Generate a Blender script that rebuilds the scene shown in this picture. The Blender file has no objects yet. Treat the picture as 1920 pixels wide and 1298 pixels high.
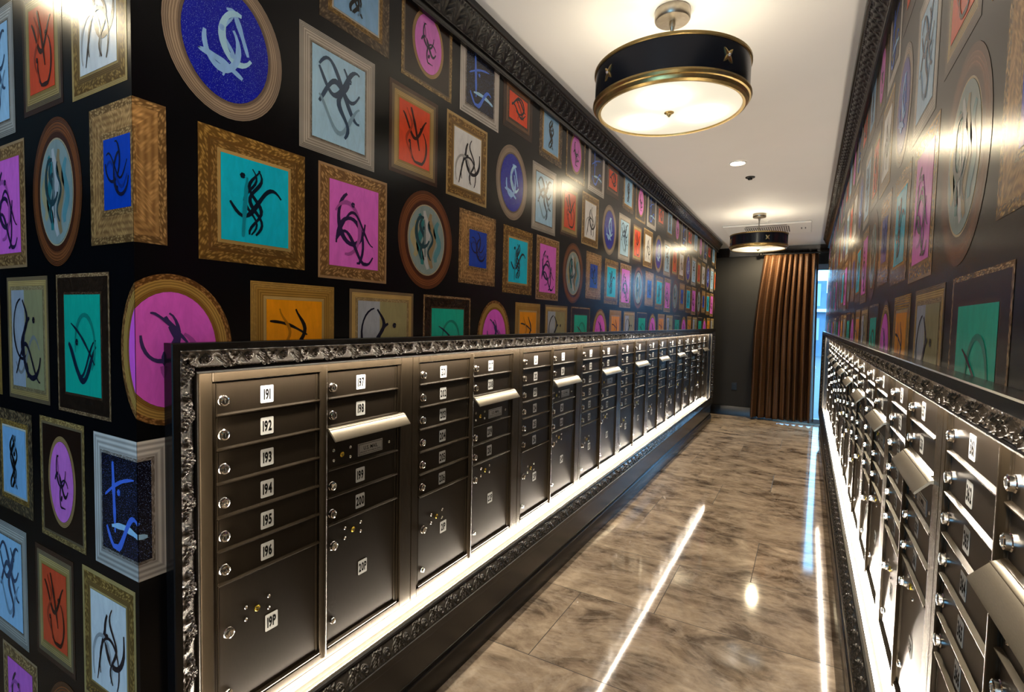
import bpy, bmesh, math, random
import numpy as np
from mathutils import Matrix, Vector
PI = math.pi
C = bpy.context.scene.collection

# ------------------------------------------------------------------ camera, world, exposure
CAMZ = 1.442
f_px, yaw, pitch, roll = 974.3, .5158, -.0506, .0217
dv = Vector((-math.sin(yaw) * math.cos(pitch), math.cos(yaw) * math.cos(pitch), math.sin(pitch)))
rv = Vector((math.cos(yaw), math.sin(yaw), 0)); uv = rv.cross(dv)
r2 = rv * math.cos(roll) + uv * math.sin(roll); u2 = r2.cross(dv)
cd = bpy.data.cameras.new('camera'); cam = bpy.data.objects.new('camera', cd); C.objects.link(cam)
cd.sensor_width = 36; cd.lens = 36 * f_px / 1920; cd.clip_start = .02; cd.clip_end = 300
cam.matrix_world = Matrix(((r2.x, u2.x, -dv.x, 0), (r2.y, u2.y, -dv.y, 0), (r2.z, u2.z, -dv.z, CAMZ), (0, 0, 0, 1)))
sc = bpy.context.scene; sc.camera = cam
sc.view_settings.view_transform = 'Standard'; sc.view_settings.look = 'None'
sc.view_settings.gamma = 1; sc.view_settings.use_curve_mapping = False
sc.view_settings.exposure = 0.68
w = bpy.data.worlds.new('world'); sc.world = w; w.use_nodes = True
bg = w.node_tree.nodes['Background']; bg.inputs[0].default_value = (.26, .62, 1, 1); bg.inputs[1].default_value = 5.5

LED_E = 105.0        # strip light radiance
GLASS_E = 1.7       # pendant diffuser
BULB_W = 1.45        # bulbs inside the drum
DOWN_W = 29.0       # recessed downlights

# ------------------------------------------------------------------ key dimensions
LM, RM = -1.2725, .2772            # mailbox planes
DW, DF = .068, .100                # wall and frame front ahead of the mailbox plane
LW, RW = LM + DW, RM - DW          # wall planes
CEIL = CAMZ + 1.187
YE, YC = 8.12, .548                # far end of the walls, near corner of the left wall
YB = 8.86                          # back wall
MID = (LM + RM) / 2
UNIT = .8216

# ------------------------------------------------------------------ helpers
def tag(o, label=None, cat=None, group=None, kind=None):
    for k, v in (('label', label), ('category', cat), ('group', group), ('kind', kind)):
        if v: o[k] = v
    return o
def empty(name, loc, rz=0, parent=None):
    o = bpy.data.objects.new(name, None); C.objects.link(o); o.location = loc; o.rotation_euler = (0, 0, rz)
    o.empty_display_size = .05; o.parent = parent
    return o
def copy_tree(o, parent=None):
    c = o.copy(); C.objects.link(c); c.parent = parent
    for ch in list(o.children): copy_tree(ch, c)
    return c
class MB:
    def __init__(s): s.v = []; s.f = []; s.m = []; s.sm = []
    def add(s, vs, fs, mi=0, smooth=False):
        n = len(s.v); s.v += [tuple(p) for p in vs]
        for q in fs: s.f.append([i + n for i in q]); s.m.append(mi); s.sm.append(smooth)
        return s
    def box(s, a, b, mi=0, bev=0):
        a = Vector(a); b = Vector(b); lo = Vector(map(min, a, b)); hi = Vector(map(max, a, b))
        if bev:
            bm = bmesh.new(); bmesh.ops.create_cube(bm, size=1)
            for v in bm.verts: v.co = Vector(((lo[i] + hi[i]) / 2 + v.co[i] * (hi[i] - lo[i]) for i in range(3)))
            bmesh.ops.bevel(bm, geom=list(bm.edges), offset=bev, segments=1, affect='EDGES')
            bm.verts.index_update()
            s.add([v.co.copy() for v in bm.verts], [[v.index for v in f.verts] for f in bm.faces], mi); bm.free(); return s
        x0, y0, z0 = lo; x1, y1, z1 = hi
        return s.add([(x0, y0, z0), (x1, y0, z0), (x1, y1, z0), (x0, y1, z0), (x0, y0, z1), (x1, y0, z1), (x1, y1, z1), (x0, y1, z1)],
                     [(0, 3, 2, 1), (4, 5, 6, 7), (0, 1, 5, 4), (1, 2, 6, 5), (2, 3, 7, 6), (3, 0, 4, 7)], mi)
    def lathe(s, prof, n=32, c=(0, 0, 0), axis='z', mi=0, smooth=True):
        """prof: list of (radius, height) ; axis y means height runs towards -Y"""
        vs = []; fs = []
        for r, h in prof:
            for i in range(n):
                a = 2 * PI * i / n; x, y = r * math.cos(a), r * math.sin(a)
                p = (x, y, h) if axis == 'z' else ((x, -h, y) if axis == 'y' else (h, x, y))
                vs.append((p[0] + c[0], p[1] + c[1], p[2] + c[2]))
        for j in range(len(prof) - 1):
            for i in range(n):
                k = (i + 1) % n; fs.append((j * n + i, j * n + k, (j + 1) * n + k, (j + 1) * n + i))
        fs.append(tuple(range(n))[::-1]); fs.append(tuple(range((len(prof) - 1) * n, len(prof) * n)))
        return s.add(vs, fs, mi, smooth)
    def prism(s, poly, axis, a, b, mi=0, smooth=False):
        """poly 2D points extruded along an axis ('x': poly is (y,z); 'y': (x,z))"""
        n = len(poly); vs = []
        for t in (a, b):
            for p in poly: vs.append((t, p[0], p[1]) if axis == 'x' else (p[0], t, p[1]))
        fs = [(i, (i + 1) % n, n + (i + 1) % n, n + i) for i in range(n)] + [tuple(range(n))[::-1], tuple(range(n, 2 * n))]
        return s.add(vs, fs, mi, smooth)
    def mesh(s, name, mats):
        me = bpy.data.meshes.new(name); me.from_pydata(s.v, [], s.f)
        for m in (mats if isinstance(mats, (list, tuple)) else [mats]): me.materials.append(m)
        me.polygons.foreach_set('material_index', s.m); me.polygons.foreach_set('use_smooth', s.sm)
        bm = bmesh.new(); bm.from_mesh(me); bmesh.ops.recalc_face_normals(bm, faces=bm.faces); bm.to_mesh(me); bm.free()
        me.set_sharp_from_angle(angle=.6) if hasattr(me, 'set_sharp_from_angle') else None
        return me
    def build(s, name, mats, parent=None, loc=(0, 0, 0)):
        o = bpy.data.objects.new(name, s.mesh(name, mats)); C.objects.link(o); o.parent = parent; o.location = loc
        return o
def put(name, me, parent=None, loc=(0, 0, 0)):
    o = bpy.data.objects.new(name, me); C.objects.link(o); o.parent = parent; o.location = loc
    return o

# ------------------------------------------------------------------ materials
def mat(name, col=(.5, .5, .5), rough=.5, metal=0., spec=.5, coat=0., coat_rough=.1, emis=None, es=0., trans=0.):
    m = bpy.data.materials.new(name); m.use_nodes = True; p = m.node_tree.nodes['Principled BSDF']
    p.inputs['Base Color'].default_value = (*col, 1); p.inputs['Roughness'].default_value = rough
    p.inputs['Metallic'].default_value = metal; p.inputs['Specular IOR Level'].default_value = spec
    p.inputs['Coat Weight'].default_value = coat; p.inputs['Coat Roughness'].default_value = coat_rough
    p.inputs['Transmission Weight'].default_value = trans
    if emis: p.inputs['Emission Color'].default_value = (*emis, 1); p.inputs['Emission Strength'].default_value = es
    return m
class NT:
    def __init__(s, m): s.t = m.node_tree; s.p = s.t.nodes['Principled BSDF']
    def n(s, ty, **kw):
        nd = s.t.nodes.new(ty)
        for k, v in kw.items(): setattr(nd, k, v)
        return nd
    def l(s, a, b): s.t.links.new(a, b)
    def setv(s, sock, v):
        if hasattr(v, 'is_output'): s.l(v, sock)
        else: sock.default_value = v
    def math(s, op, a, b=0., c=None):
        nd = s.n('ShaderNodeMath', operation=op); s.setv(nd.inputs[0], a); s.setv(nd.inputs[1], b)
        if c is not None: s.setv(nd.inputs[2], c)
        return nd.outputs[0]
    def noise(s, vec, scale, detail=3, rough=.5, dist=0.):
        nd = s.n('ShaderNodeTexNoise'); s.l(vec, nd.inputs['Vector']); nd.inputs['Scale'].default_value = scale
        nd.inputs['Detail'].default_value = detail; nd.inputs['Roughness'].default_value = rough; nd.inputs['Distortion'].default_value = dist
        return nd.outputs['Fac']
    def ramp(s, fac, stops):
        nd = s.n('ShaderNodeValToRGB'); s.l(fac, nd.inputs[0]); e = nd.color_ramp.elements
        for i, (p, c) in enumerate(stops):
            el = e[i] if i < 2 else e.new(p)
            el.position = p; el.color = (*c, 1) if len(c) == 3 else c
        return nd.outputs[0]
    def mix(s, fac, a, b, mode='MIX'):
        nd = s.n('ShaderNodeMix', data_type='RGBA', blend_type=mode); s.setv(nd.inputs[0], fac)
        for sk, v in ((nd.inputs[6], a), (nd.inputs[7], b)):
            if hasattr(v, 'is_output'): s.l(v, sk)
            else: sk.default_value = (*v, 1)
        return nd.outputs[2]
    def bump(s, h, st=.3, dist=.002):
        nd = s.n('ShaderNodeBump'); nd.inputs['Strength'].default_value = st; nd.inputs['Distance'].default_value = dist
        s.l(h, nd.inputs['Height']); s.l(nd.outputs[0], s.p.inputs['Normal'])
        return nd
    def obj(s, scale=(1, 1, 1), gen='Object'):
        tc = s.n('ShaderNodeTexCoord'); mp = s.n('ShaderNodeMapping'); mp.inputs['Scale'].default_value = scale
        s.l(tc.outputs[gen], mp.inputs[0]); return mp.outputs[0]

WP_R = .22
def paper_common(m, grain=900):
    t = NT(m); ob = t.obj()
    t.bump(t.noise(ob, grain, 2), .12, .0006)
    return t, ob
M_paper = mat('wallpaper_black', (.002, .002, .003), WP_R, spec=.22)
t, _ = paper_common(M_paper)
M_frameprint = mat('wallpaper_frame', (.3, .2, .08), WP_R, spec=.27)
t, _ = paper_common(M_frameprint)
at = t.n('ShaderNodeAttribute', attribute_name='Col'); uvn = t.n('ShaderNodeUVMap')
sx = t.n('ShaderNodeSeparateXYZ'); t.l(uvn.outputs[0], sx.inputs[0])
# moulding lines across (v) and carved beading along (u); alpha of Col = how carved
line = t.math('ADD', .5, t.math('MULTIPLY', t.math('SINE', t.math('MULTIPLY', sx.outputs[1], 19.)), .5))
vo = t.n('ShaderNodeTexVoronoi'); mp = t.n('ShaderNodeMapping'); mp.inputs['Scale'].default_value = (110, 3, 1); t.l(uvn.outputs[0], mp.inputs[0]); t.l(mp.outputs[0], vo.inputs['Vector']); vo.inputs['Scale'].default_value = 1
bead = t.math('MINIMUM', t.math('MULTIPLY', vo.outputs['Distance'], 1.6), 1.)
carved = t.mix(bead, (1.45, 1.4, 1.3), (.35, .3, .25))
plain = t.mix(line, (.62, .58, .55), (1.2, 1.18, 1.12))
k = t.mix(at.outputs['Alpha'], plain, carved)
k2 = t.mix(t.noise(t.obj(), 14, 4), (.75, .75, .75), (1.25, 1.25, 1.25))
col = t.mix(1., at.outputs['Color'], k, 'MULTIPLY'); col = t.mix(1., col, k2, 'MULTIPLY')
t.l(col, t.p.inputs['Base Color'])
M_paint = mat('wallpaper_paint', (.5, .5, .5), WP_R, spec=.27)
t, _ = paper_common(M_paint)
at = t.n('ShaderNodeAttribute', attribute_name='Col')
ob = t.obj((9, 9, 3))
nz = t.noise(ob, 4, 6, .65, 1.2)
fl = t.math('MULTIPLY', t.math('GREATER_THAN', t.noise(t.obj(), 620, 1), .68), at.outputs['Alpha'])
c1 = t.mix(nz, (.72, .72, .74), (1.25, 1.25, 1.22))
c2 = t.mix(1., at.outputs['Color'], c1, 'MULTIPLY')
c3 = t.mix(fl, c2, (.25, .4, .9))
t.l(c3, t.p.inputs['Base Color'])

M_black = mat('black_lacquer', (.006, .0055, .006), .26, spec=.4)
t = NT(M_black); t.bump(t.noise(t.obj((1, .15, 1)), 240, 3), .12, .0006)
M_orn = mat('carved_black_gilt', (.045, .040, .034), .17, metal=.6, spec=.6, coat=.6, coat_rough=.1)
t = NT(M_orn); t.bump(t.noise(t.obj(), 330, 4, .6), .45, .0012)
M_crown = mat('carved_black_crown', (.006, .006, .007), .25, metal=.1, spec=.5)
t = NT(M_crown); t.bump(t.noise(t.obj(), 260, 4, .6), .5, .0015)
def bronze(name, col, rough, metal=.9, streak=(1, 1, 8)):
    m = mat(name, col, rough, metal=metal, spec=.16); t = NT(m)
    n1 = t.noise(t.obj(streak), 60, 3)
    t.l(t.mix(n1, tuple(c * .8 for c in col), tuple(c * 1.25 for c in col)), t.p.inputs['Base Color'])
    t.bump(t.noise(t.obj(), 1100, 2), .12, .0004)
    return m
M_door = bronze('bronze_door', (.0125, .0092, .006), .36, .0, (6, 6, 1))
M_trim = bronze('bronze_trim', (.026, .0195, .0125), .27, .5, (1, 1, .2))
M_cham = bronze('champagne_metal', (.17, .15, .115), .33, .8, (2, 30, 2))
M_chrome = mat('chrome', (.78, .76, .72), .12, metal=1)
M_keyway = mat('keyway_dark', (.02, .02, .02), .4)
M_brass = mat('brass_lock', (.75, .55, .08), .25, metal=1)
M_plate = mat('label_white', (.5, .51, .5), .7, spec=.1); t = NT(M_plate); t.l(t.mix(t.noise(t.obj(), 90, 2), (.50, .51, .50), (.58, .59, .58)), t.p.inputs['Base Color'])
M_ink = mat('label_ink', (.006, .006, .006), .85, spec=.05)
M_silver = mat('silver_plate', (.42, .42, .4), .35, metal=.6)
M_void = mat('dark_box', (.01, .009, .008), .7)
M_gold = bronze('antique_gold', (.46, .33, .13), .3, .95, (1, 1, 1))
M_bronzelamp = bronze('lamp_bronze', (.34, .3, .24), .32, .95, (1, 1, 1))
M_drum = mat('lamp_drum_black', (.012, .014, .02), .22, metal=.3, spec=.6); t = NT(M_drum); t.bump(t.noise(t.obj((1, 1, 6)), 200, 2), .05, .0004)
M_crystal = mat('crystal', (.9, .9, .92), .05, metal=.6)
M_led = mat('led_strip', (.9, .9, .9), .5, emis=(1, .87, .7), es=LED_E)
M_cham2 = bronze('satin_aluminium', (.10, .088, .072), .34, .4, (1, 1, 1))
M_ceil = mat('ceiling_paint', (.74, .72, .68), .6)
t = NT(M_ceil); t.l(t.mix(t.noise(t.obj(), 3, 3), (.66, .65, .635), (.70, .69, .675)), t.p.inputs['Base Color'])
M_back = mat('grasscloth', (.035, .032, .03), .75)
t = NT(M_back); nz = t.noise(t.obj((2, 2, 90)), 14, 3); t.l(t.mix(nz, (.006, .0055, .005), (.019, .017, .015)), t.p.inputs['Base Color']); t.bump(nz, .3, .001)
M_white = mat('white_plastic', (.72, .72, .7), .4)
M_grille = mat('grille_dark', (.05, .05, .05), .5)
M_glass = mat('window_glass', (.9, .96, 1), .0, trans=1., spec=.5); M_glass.node_tree.nodes['Principled BSDF'].inputs['IOR'].default_value = 1.05
M_winframe = mat('window_frame_grey', (.25, .3, .36), .4)
M_dark = mat('dark_metal', (.02, .018, .016), .35, metal=.7)
M_bulbglow = mat('downlight_lens', (1, .95, .85), .4, emis=(1, .86, .62), es=40)

# pendant glass: three brighter spots where the bulbs sit
M_glow = mat('pendant_glass', (.5, .49, .45), .35)
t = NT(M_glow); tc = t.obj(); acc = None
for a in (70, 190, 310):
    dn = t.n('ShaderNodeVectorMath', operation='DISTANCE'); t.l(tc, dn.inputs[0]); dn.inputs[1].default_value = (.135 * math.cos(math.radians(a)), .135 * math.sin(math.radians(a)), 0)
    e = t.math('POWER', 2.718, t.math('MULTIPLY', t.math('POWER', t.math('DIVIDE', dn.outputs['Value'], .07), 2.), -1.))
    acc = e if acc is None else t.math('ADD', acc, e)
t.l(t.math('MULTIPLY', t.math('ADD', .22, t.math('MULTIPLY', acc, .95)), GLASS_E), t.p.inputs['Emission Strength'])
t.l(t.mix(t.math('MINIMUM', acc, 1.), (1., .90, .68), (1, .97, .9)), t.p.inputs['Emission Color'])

# curtain: fine woven check
M_curt = mat('curtain_cloth', (.1, .06, .03), .55)
t = NT(M_curt); uvn = t.n('ShaderNodeUVMap'); sx = t.n('ShaderNodeSeparateXYZ'); t.l(uvn.outputs[0], sx.inputs[0])
g = t.math('MULTIPLY', t.math('GREATER_THAN', t.math('SINE', t.math('MULTIPLY', sx.outputs[0], 420.)), 0.), t.math('GREATER_THAN', t.math('SINE', t.math('MULTIPLY', sx.outputs[1], 420.)), 0.))
t.l(t.mix(g, (.010, .005, .003), (.33, .125, .026)), t.p.inputs['Base Color'])
t.p.inputs['Roughness'].default_value = .6

# floor: polished brown marble tiles 1.2 x 0.61 laid in thirds
M_floor = mat('marble_tile', (.25, .2, .15), .07, spec=.5)
t = NT(M_floor); tc = t.n('ShaderNodeTexCoord'); sx = t.n('ShaderNodeSeparateXYZ'); t.l(tc.outputs['Object'], sx.inputs[0])
ry = t.math('DIVIDE', t.math('SUBTRACT', sx.outputs[1], 1.939 - .605 * 30), .605)
row = t.math('FLOOR', ry); fy = t.math('FRACT', ry)
m3 = t.math('MODULO', row, 3.)
rx = t.math('DIVIDE', t.math('SUBTRACT', sx.outputs[0], t.math('ADD', -.985 - 12., t.math('MULTIPLY', m3, .385))), 1.2)
colx = t.math('FLOOR', rx); fx = t.math('FRACT', rx)
ex = t.math('MULTIPLY', t.math('MINIMUM', fx, t.math('SUBTRACT', 1., fx)), 1.2)
ey = t.math('MULTIPLY', t.math('MINIMUM', fy, t.math('SUBTRACT', 1., fy)), .605)
edge = t.math('MINIMUM', ex, ey); grout = t.math('LESS_THAN', edge, .0018)
cb = t.n('ShaderNodeCombineXYZ')
t.l(t.math('ADD', sx.outputs[0], t.math('MULTIPLY', colx, 7.31)), cb.inputs[0])
t.l(t.math('ADD', t.math('MULTIPLY', sx.outputs[1], 1.0), t.math('MULTIPLY', row, 3.7)), cb.inputs[1])
t.l(t.math('ADD', row, t.math('MULTIPLY', colx, 2.3)), cb.inputs[2])
mpp = t.n('ShaderNodeMapping'); t.l(cb.outputs[0], mpp.inputs[0]); mpp.inputs['Scale'].default_value = (1, 1.5, 1)
n1 = t.noise(mpp.outputs[0], 2.1, 9, .62, 1.4); n2 = t.noise(mpp.outputs[0], 9, 8, .7, .6); n3 = t.noise(mpp.outputs[0], 1.3, 6, .6, 3.0)
nn = t.math('ADD', t.math('MULTIPLY', n1, .55), t.math('ADD', t.math('MULTIPLY', n2, .25), t.math('MULTIPLY', n3, .2)))
base = t.ramp(nn, [(.34, (.06, .042, .03)), (.66, (.72, .57, .42)), (.43, (.15, .11, .078)), (.5, (.33, .25, .18)), (.57, (.50, .39, .28))])
vein = t.math('SUBTRACT', 1., t.math('MINIMUM', t.math('MULTIPLY', t.math('ABSOLUTE', t.math('SUBTRACT', n3, .5)), 28.), 1.))
base = t.mix(t.math('MULTIPLY', vein, .28), base, (.6, .5, .4))
t.l(t.mix(grout, base, (.035, .028, .022)), t.p.inputs['Base Color'])
t.l(t.math('ADD', .065, t.math('MULTIPLY', grout, .5)), t.p.inputs['Roughness'])
t.bump(t.math('MINIMUM', edge, .002), .6, .6)

# ------------------------------------------------------------------ the wallpaper print (flat pattern, part of each wall)
P, V = 1.345, 1.38
GOLD = (.42, .25, .065); GOLD2 = (.50, .34, .13); TAN = (.45, .28, .12); BROWN = (.10, .035, .012)
SILV = (.26, .20, .16); WEATH = (.50, .46, .42); DARK = (.018, .012, .008); BRZ = (.20, .14, .08)
# kind, s0, s1, z0, z1, [bands (width, colour, carved)], picture colour, stroke colour, sparkle
PICS = [
 ('R', 1.341, 1.620, 2.250, 2.555, [(.012, GOLD2, .9), (.006, BRZ, 0), ('mat', (.022, .009, .005), 0)], (0.806, 0.208, 0.715), (.02, .015, .05), 0, 'pink_oval_mat'),
 ('R', 1.674, 1.962, 2.250, 2.550, [(.036, (.60, .57, .55), 0), (.007, (.42, .39, .38), .9)], (0.0052, 0.0052, 0.0156), (.08, .2, .85), 1, 'navy'),
 ('R', 2.000, 2.275, 2.300, 2.522, [(.028, (.05, .022, .012), 0), (.014, (.2, .1, .05), 0), (.010, (.13, .06, .03), .8)], (0.85, 0.0715, 0.0156), (.015, .01, .01), 0, 'red_small'),
 ('R', 1.010, 1.283, 2.268, 2.548, [(.030, BRZ, 1.), (.014, GOLD, .8), (.005, (.7, .68, .62), 0)], (0.286, 0.546, 0.85), (.006, .008, .012), 0, 'steel'),
 ('O', .605, .892, 1.900, 2.235, [(.014, SILV, 0), (.018, (.34, .26, .20), 0), (.007, (.16, .12, .10), 0)], (.004, .008, .42), (.28, .52, 1.), 1, 'navy_oval'),
 ('R', .945, 1.222, 1.895, 2.225, [(.014, (.36, .34, .32), 0), (.022, WEATH, 0), (.005, (.3, .28, .26), .8)], (.44, .72, .98), (.04, .08, .16), 0, 'pale'),
 ('R', 1.287, 1.540, 1.920, 2.215, [(.013, (.07, .03, .018), 0), (.012, BRZ, 0), (.016, GOLD2, 0), (.006, GOLD, 0)], (0.85, 0.0845, 0.026), (.05, .008, .006), 0, 'red'),
 ('R', 1.594, 1.876, 1.911, 2.224, [(.010, GOLD2, 0), (.020, GOLD, 1.), (.012, (.2, .11, .03), 0), (.005, GOLD2, 0)], (0.85, 0.85, 0.85), (.008, .008, .02), 0, 'white'),
 ('R', 1.683, 1.957, 1.585, 1.877, [(.016, TAN, 1.), (.042, (.52, .30, .12), .55), (.014, TAN, .9)], (.004, .055, .50), (.006, .01, .05), 0, 'blue'),
 ('R', .678, .963, 1.565, 1.870, [(.022, GOLD, 1.), (.006, (.16, .08, .02), 0), (.016, (.34, .20, .06), .9), (.008, GOLD2, 0)], (.004, .58, .85), (.004, .012, .03), 0, 'cyan'),
 ('R', 1.008, 1.280, 1.550, 1.874, [(.007, (.42, .26, .14), 0), (.026, (.50, .30, .13), 1.), (.006, (.3, .16, .06), 0)], (0.85, 0.169, 0.754), (.03, .015, .08), 0, 'pink'),
 ('O', 1.334, 1.637, 1.546, 1.894, [(.012, (.12, .038, .014), 0), (.022, (.20, .065, .022), 0), (.014, (.07, .02, .01), 0), (.004, (.5, .42, .28), 0)], (0.26, 0.338, 0.338), (.02, .06, .08), 0, 'mixed'),
 ('O', .481, .755, 1.195, 1.525, [(.012, (.36, .18, .06), 1.), (.018, GOLD, 0), (.009, (.26, .13, .03), 0)], (0.85, 0.13, 0.78), (.05, .03, .15), 0, 'pink_oval'),
 ('R', .803, 1.065, 1.205, 1.525, [(.016, GOLD, .25), (.020, (.34, .19, .04), 0), (.008, GOLD2, 0)], (.90, .33, .006), (.008, .006, .006), 0, 'orange'),
 ('R', 1.124, 1.416, 1.205, 1.525, [(.010, BRZ, 0), (.014, GOLD2, 0), (.010, (.4, .3, .16), .5)], (0.468, 0.468, 0.442), (.012, .012, .03), 0, 'silver'),
 ('R', 1.471, 1.771, 1.200, 1.526, [(.008, (.42, .28, .16), 1.), (.034, (.035, .02, .013), .8), (.006, (.09, .05, .03), .7)], (0.0065, 0.468, 0.338), (.006, .02, .05), 0, 'green'),
]
def strokes_for(name):
    """loose abstract brush marks, the same for every repeat of one picture"""
    rnd = random.Random(sum(ord(c) * (i + 3) for i, c in enumerate(name))); out = []
    n = rnd.choice((4, 5))
    for j in range(n):
        ty = rnd.choice(('S', 'C', 'D', 'W'))
        cx, cy = rnd.uniform(.3, .7), rnd.uniform(.22, .8); a0 = rnd.uniform(0, PI * 2); w = rnd.uniform(.018, .038)
        pts = []
        for i in range(19):
            q = i / 18
            if ty == 'C': r = .27; a = a0 + q * 4.2; p = (cx + r * math.cos(a), cy + r * 1.15 * math.sin(a))
            elif ty == 'S': p = (.12 + .76 * q, cy + .19 * math.sin(a0 + q * 5.5))
            elif ty == 'D': L = .75; p = (cx + L * (q - .5) * math.cos(a0), cy + L * (q - .5) * math.sin(a0) + .05 * math.sin(q * 3))
            else: p = (cx + .09 * math.sin(q * 9 + a0), .1 + .8 * q)
            pts.append((min(max(p[0], .06), .94), min(max(p[1], .06), .94)))
        out.append((pts, w, j % 3 == 2))
    for j in range(rnd.choice((1, 2))):
        cx, cy = rnd.uniform(.25, .75), rnd.uniform(.2, .8)
        out.append(([(cx + .025 * math.cos(i), cy + .02 * math.sin(i)) for i in range(7)], .02, False))
    return out
STROKES = {p[-1]: strokes_for(p[-1]) for p in PICS}
class Paper:
    """collects the printed faces in wall coordinates (s, z), clipped to windows, then writes one mesh"""
    def __init__(s, fn, wins): s.fn = fn; s.wins = wins; s.v = []; s.f = []; s.m = []; s.c = []; s.uv = []
    def poly(s, pts, mi, col, off, uvs=None):
        uvs = uvs or [(0, 0)] * len(pts)
        for (s0, s1, z0, z1) in s.wins:
            q = [(*p, *u) for p, u in zip(pts, uvs)]
            for ax, lim, sg in ((0, s0, 1), (0, s1, -1), (1, z0, 1), (1, z1, -1)):
                if not q: break
                r = []
                for i in range(len(q)):
                    a, b = q[i - 1], q[i]; da, db = (a[ax] - lim) * sg, (b[ax] - lim) * sg
                    if (da >= 0) != (db >= 0):
                        k = da / (da - db); r.append(tuple(a[j] + (b[j] - a[j]) * k for j in range(4)))
                    if db >= 0: r.append(b)
                q = r
            if len(q) >= 3:
                n = len(s.v); s.v += [s.fn(p[0], p[1], off) for p in q]; s.f.append(list(range(n, n + len(q)))); s.m.append(mi)
                s.c.append(col); s.uv.append([(p[2], p[3]) for p in q])
    def ring(s, kind, b0, b1, col, mi, off):
        if kind == 'R':
            (x0, x1, z0, z1), (a0, a1, c0, c1) = b0, b1
            o = [(x0, z0), (x1, z0), (x1, z1), (x0, z1)]; i_ = [(a0, c0), (a1, c0), (a1, c1), (a0, c1)]
            for k in range(4):
                j = (k + 1) % 4; L = math.dist(o[k], o[j])
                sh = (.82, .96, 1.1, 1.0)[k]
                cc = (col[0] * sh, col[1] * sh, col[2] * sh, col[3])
                s.poly([o[k], o[j], i_[j], i_[k]], mi, cc, off, [(0, 0), (L, 0), (L, 1), (0, 1)])
        else:
            N = 48
            def pt(b, a): return ((b[0] + b[1]) / 2 + (b[1] - b[0]) / 2 * math.cos(a), (b[2] + b[3]) / 2 + (b[3] - b[2]) / 2 * math.sin(a))
            for k in range(N):
                a, b = 2 * PI * k / N, 2 * PI * (k + 1) / N; u = k / N; u1 = (k + 1) / N
                s.poly([pt(b0, a), pt(b0, b), pt(b1, b), pt(b1, a)], mi, col, off, [(u, 0), (u1, 0), (u1, 1), (u, 1)])
    def picture(s, pic, ds, dz):
        kind, s0, s1, z0, z1, bands, pc, stc, spark, nm = pic
        b = [s0 + ds, s1 + ds, z0 + dz, z1 + dz]
        if not any(b[0] < w_[1] and b[1] > w_[0] and b[2] < w_[3] and b[3] > w_[2] for w_ in s.wins): return
        e = .0005
        for wd, col, carve in bands:
            if wd == 'mat':
                s.poly([(b[0], b[2]), (b[1], b[2]), (b[1], b[3]), (b[0], b[3])], 2, (*col, 0), e)
                b = [b[0] + .035, b[1] - .035, b[2] + .022, b[3] - .022]; kind = 'O'; e += .0004
                nb = [b[0] + .013, b[1] - .013, b[2] + .013, b[3] - .013]
                s.ring('O', b, nb, (.40, .24, .1, 0), 1, e); b = nb; continue
            nb = [b[0] + wd, b[1] - wd, b[2] + wd, b[3] - wd]
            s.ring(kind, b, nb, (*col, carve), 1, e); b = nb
        e += .0004
        if kind == 'R':
            if nm == 'silver':
                m = b[0] + (b[1] - b[0]) * .42
                s.poly([(b[0], b[2]), (m, b[2]), (m, b[3]), (b[0], b[3])], 2, (.40, .43, .50, 0), e)
                s.poly([(m, b[2]), (b[1], b[2]), (b[1], b[3]), (m, b[3])], 2, (.34, .30, .15, 0), e)
            else: s.poly([(b[0], b[2]), (b[1], b[2]), (b[1], b[3]), (b[0], b[3])], 2, (*pc, spark), e)
        else:
            N = 40; q = [((b[0] + b[1]) / 2 + (b[1] - b[0]) / 2 * math.cos(2 * PI * k / N), (b[2] + b[3]) / 2 + (b[3] - b[2]) / 2 * math.sin(2 * PI * k / N)) for k in range(N)]
            s.poly(q, 2, (*pc, spark), e)
            if nm == 'mixed':
                cxm = (b[0] + b[1]) / 2; hz = (b[3] - b[2])
                for j, cc in enumerate(((.42, .36, .2), (.03, .20, .22), (.5, .52, .55), (.30, .22, .12), (.1, .28, .34))):
                    x = b[0] + (b[1] - b[0]) * (.16 + .16 * j); hh = hz * (.25, .36, .42, .4, .3)[j]
                    s.ribbon([(x + .012 * math.sin(i * .9 + j), (b[2] + b[3]) / 2 + hh * (i / 10 - .5) * 2) for i in range(11)], .013, (*cc, 0), e + .0003)
        Wd, Hd = b[1] - b[0], b[3] - b[2]; sc_ = .72 if kind == 'O' else 1.
        for i, (pts, w_, alt) in enumerate(STROKES[nm]):
            q = [(b[0] + Wd * (.5 + (x - .5) * sc_), b[2] + Hd * (.5 + (y - .5) * sc_)) for x, y in pts]
            cc = tuple(min(1, c + (.5 if alt else 0) * (p_ - c)) for c, p_ in zip(stc, pc)) if not spark else ((.4, .7, 1.) if alt else stc)
            s.ribbon(q, w_ * max(Wd, .14), (*cc, 0), e + .0005 + i * .0001)
    def ribbon(s, q, wd, col, off):
        L, R = [], []
        for i in range(len(q)):
            a = q[max(i - 1, 0)]; b = q[min(i + 1, len(q) - 1)]; dx, dz = b[0] - a[0], b[1] - a[1]; l = math.hypot(dx, dz) + 1e-9
            ww = wd * (.45 + .6 * math.sin(PI * (i + .7) / (len(q) + .4)) + .12 * math.sin(i * 7.3))
            L.append((q[i][0] - dz / l * ww, q[i][1] + dx / l * ww)); R.append((q[i][0] + dz / l * ww, q[i][1] - dx / l * ww))
        for i in range(len(q) - 1): s.poly([L[i], R[i], R[i + 1], L[i + 1]], 2, col, off)
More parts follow.
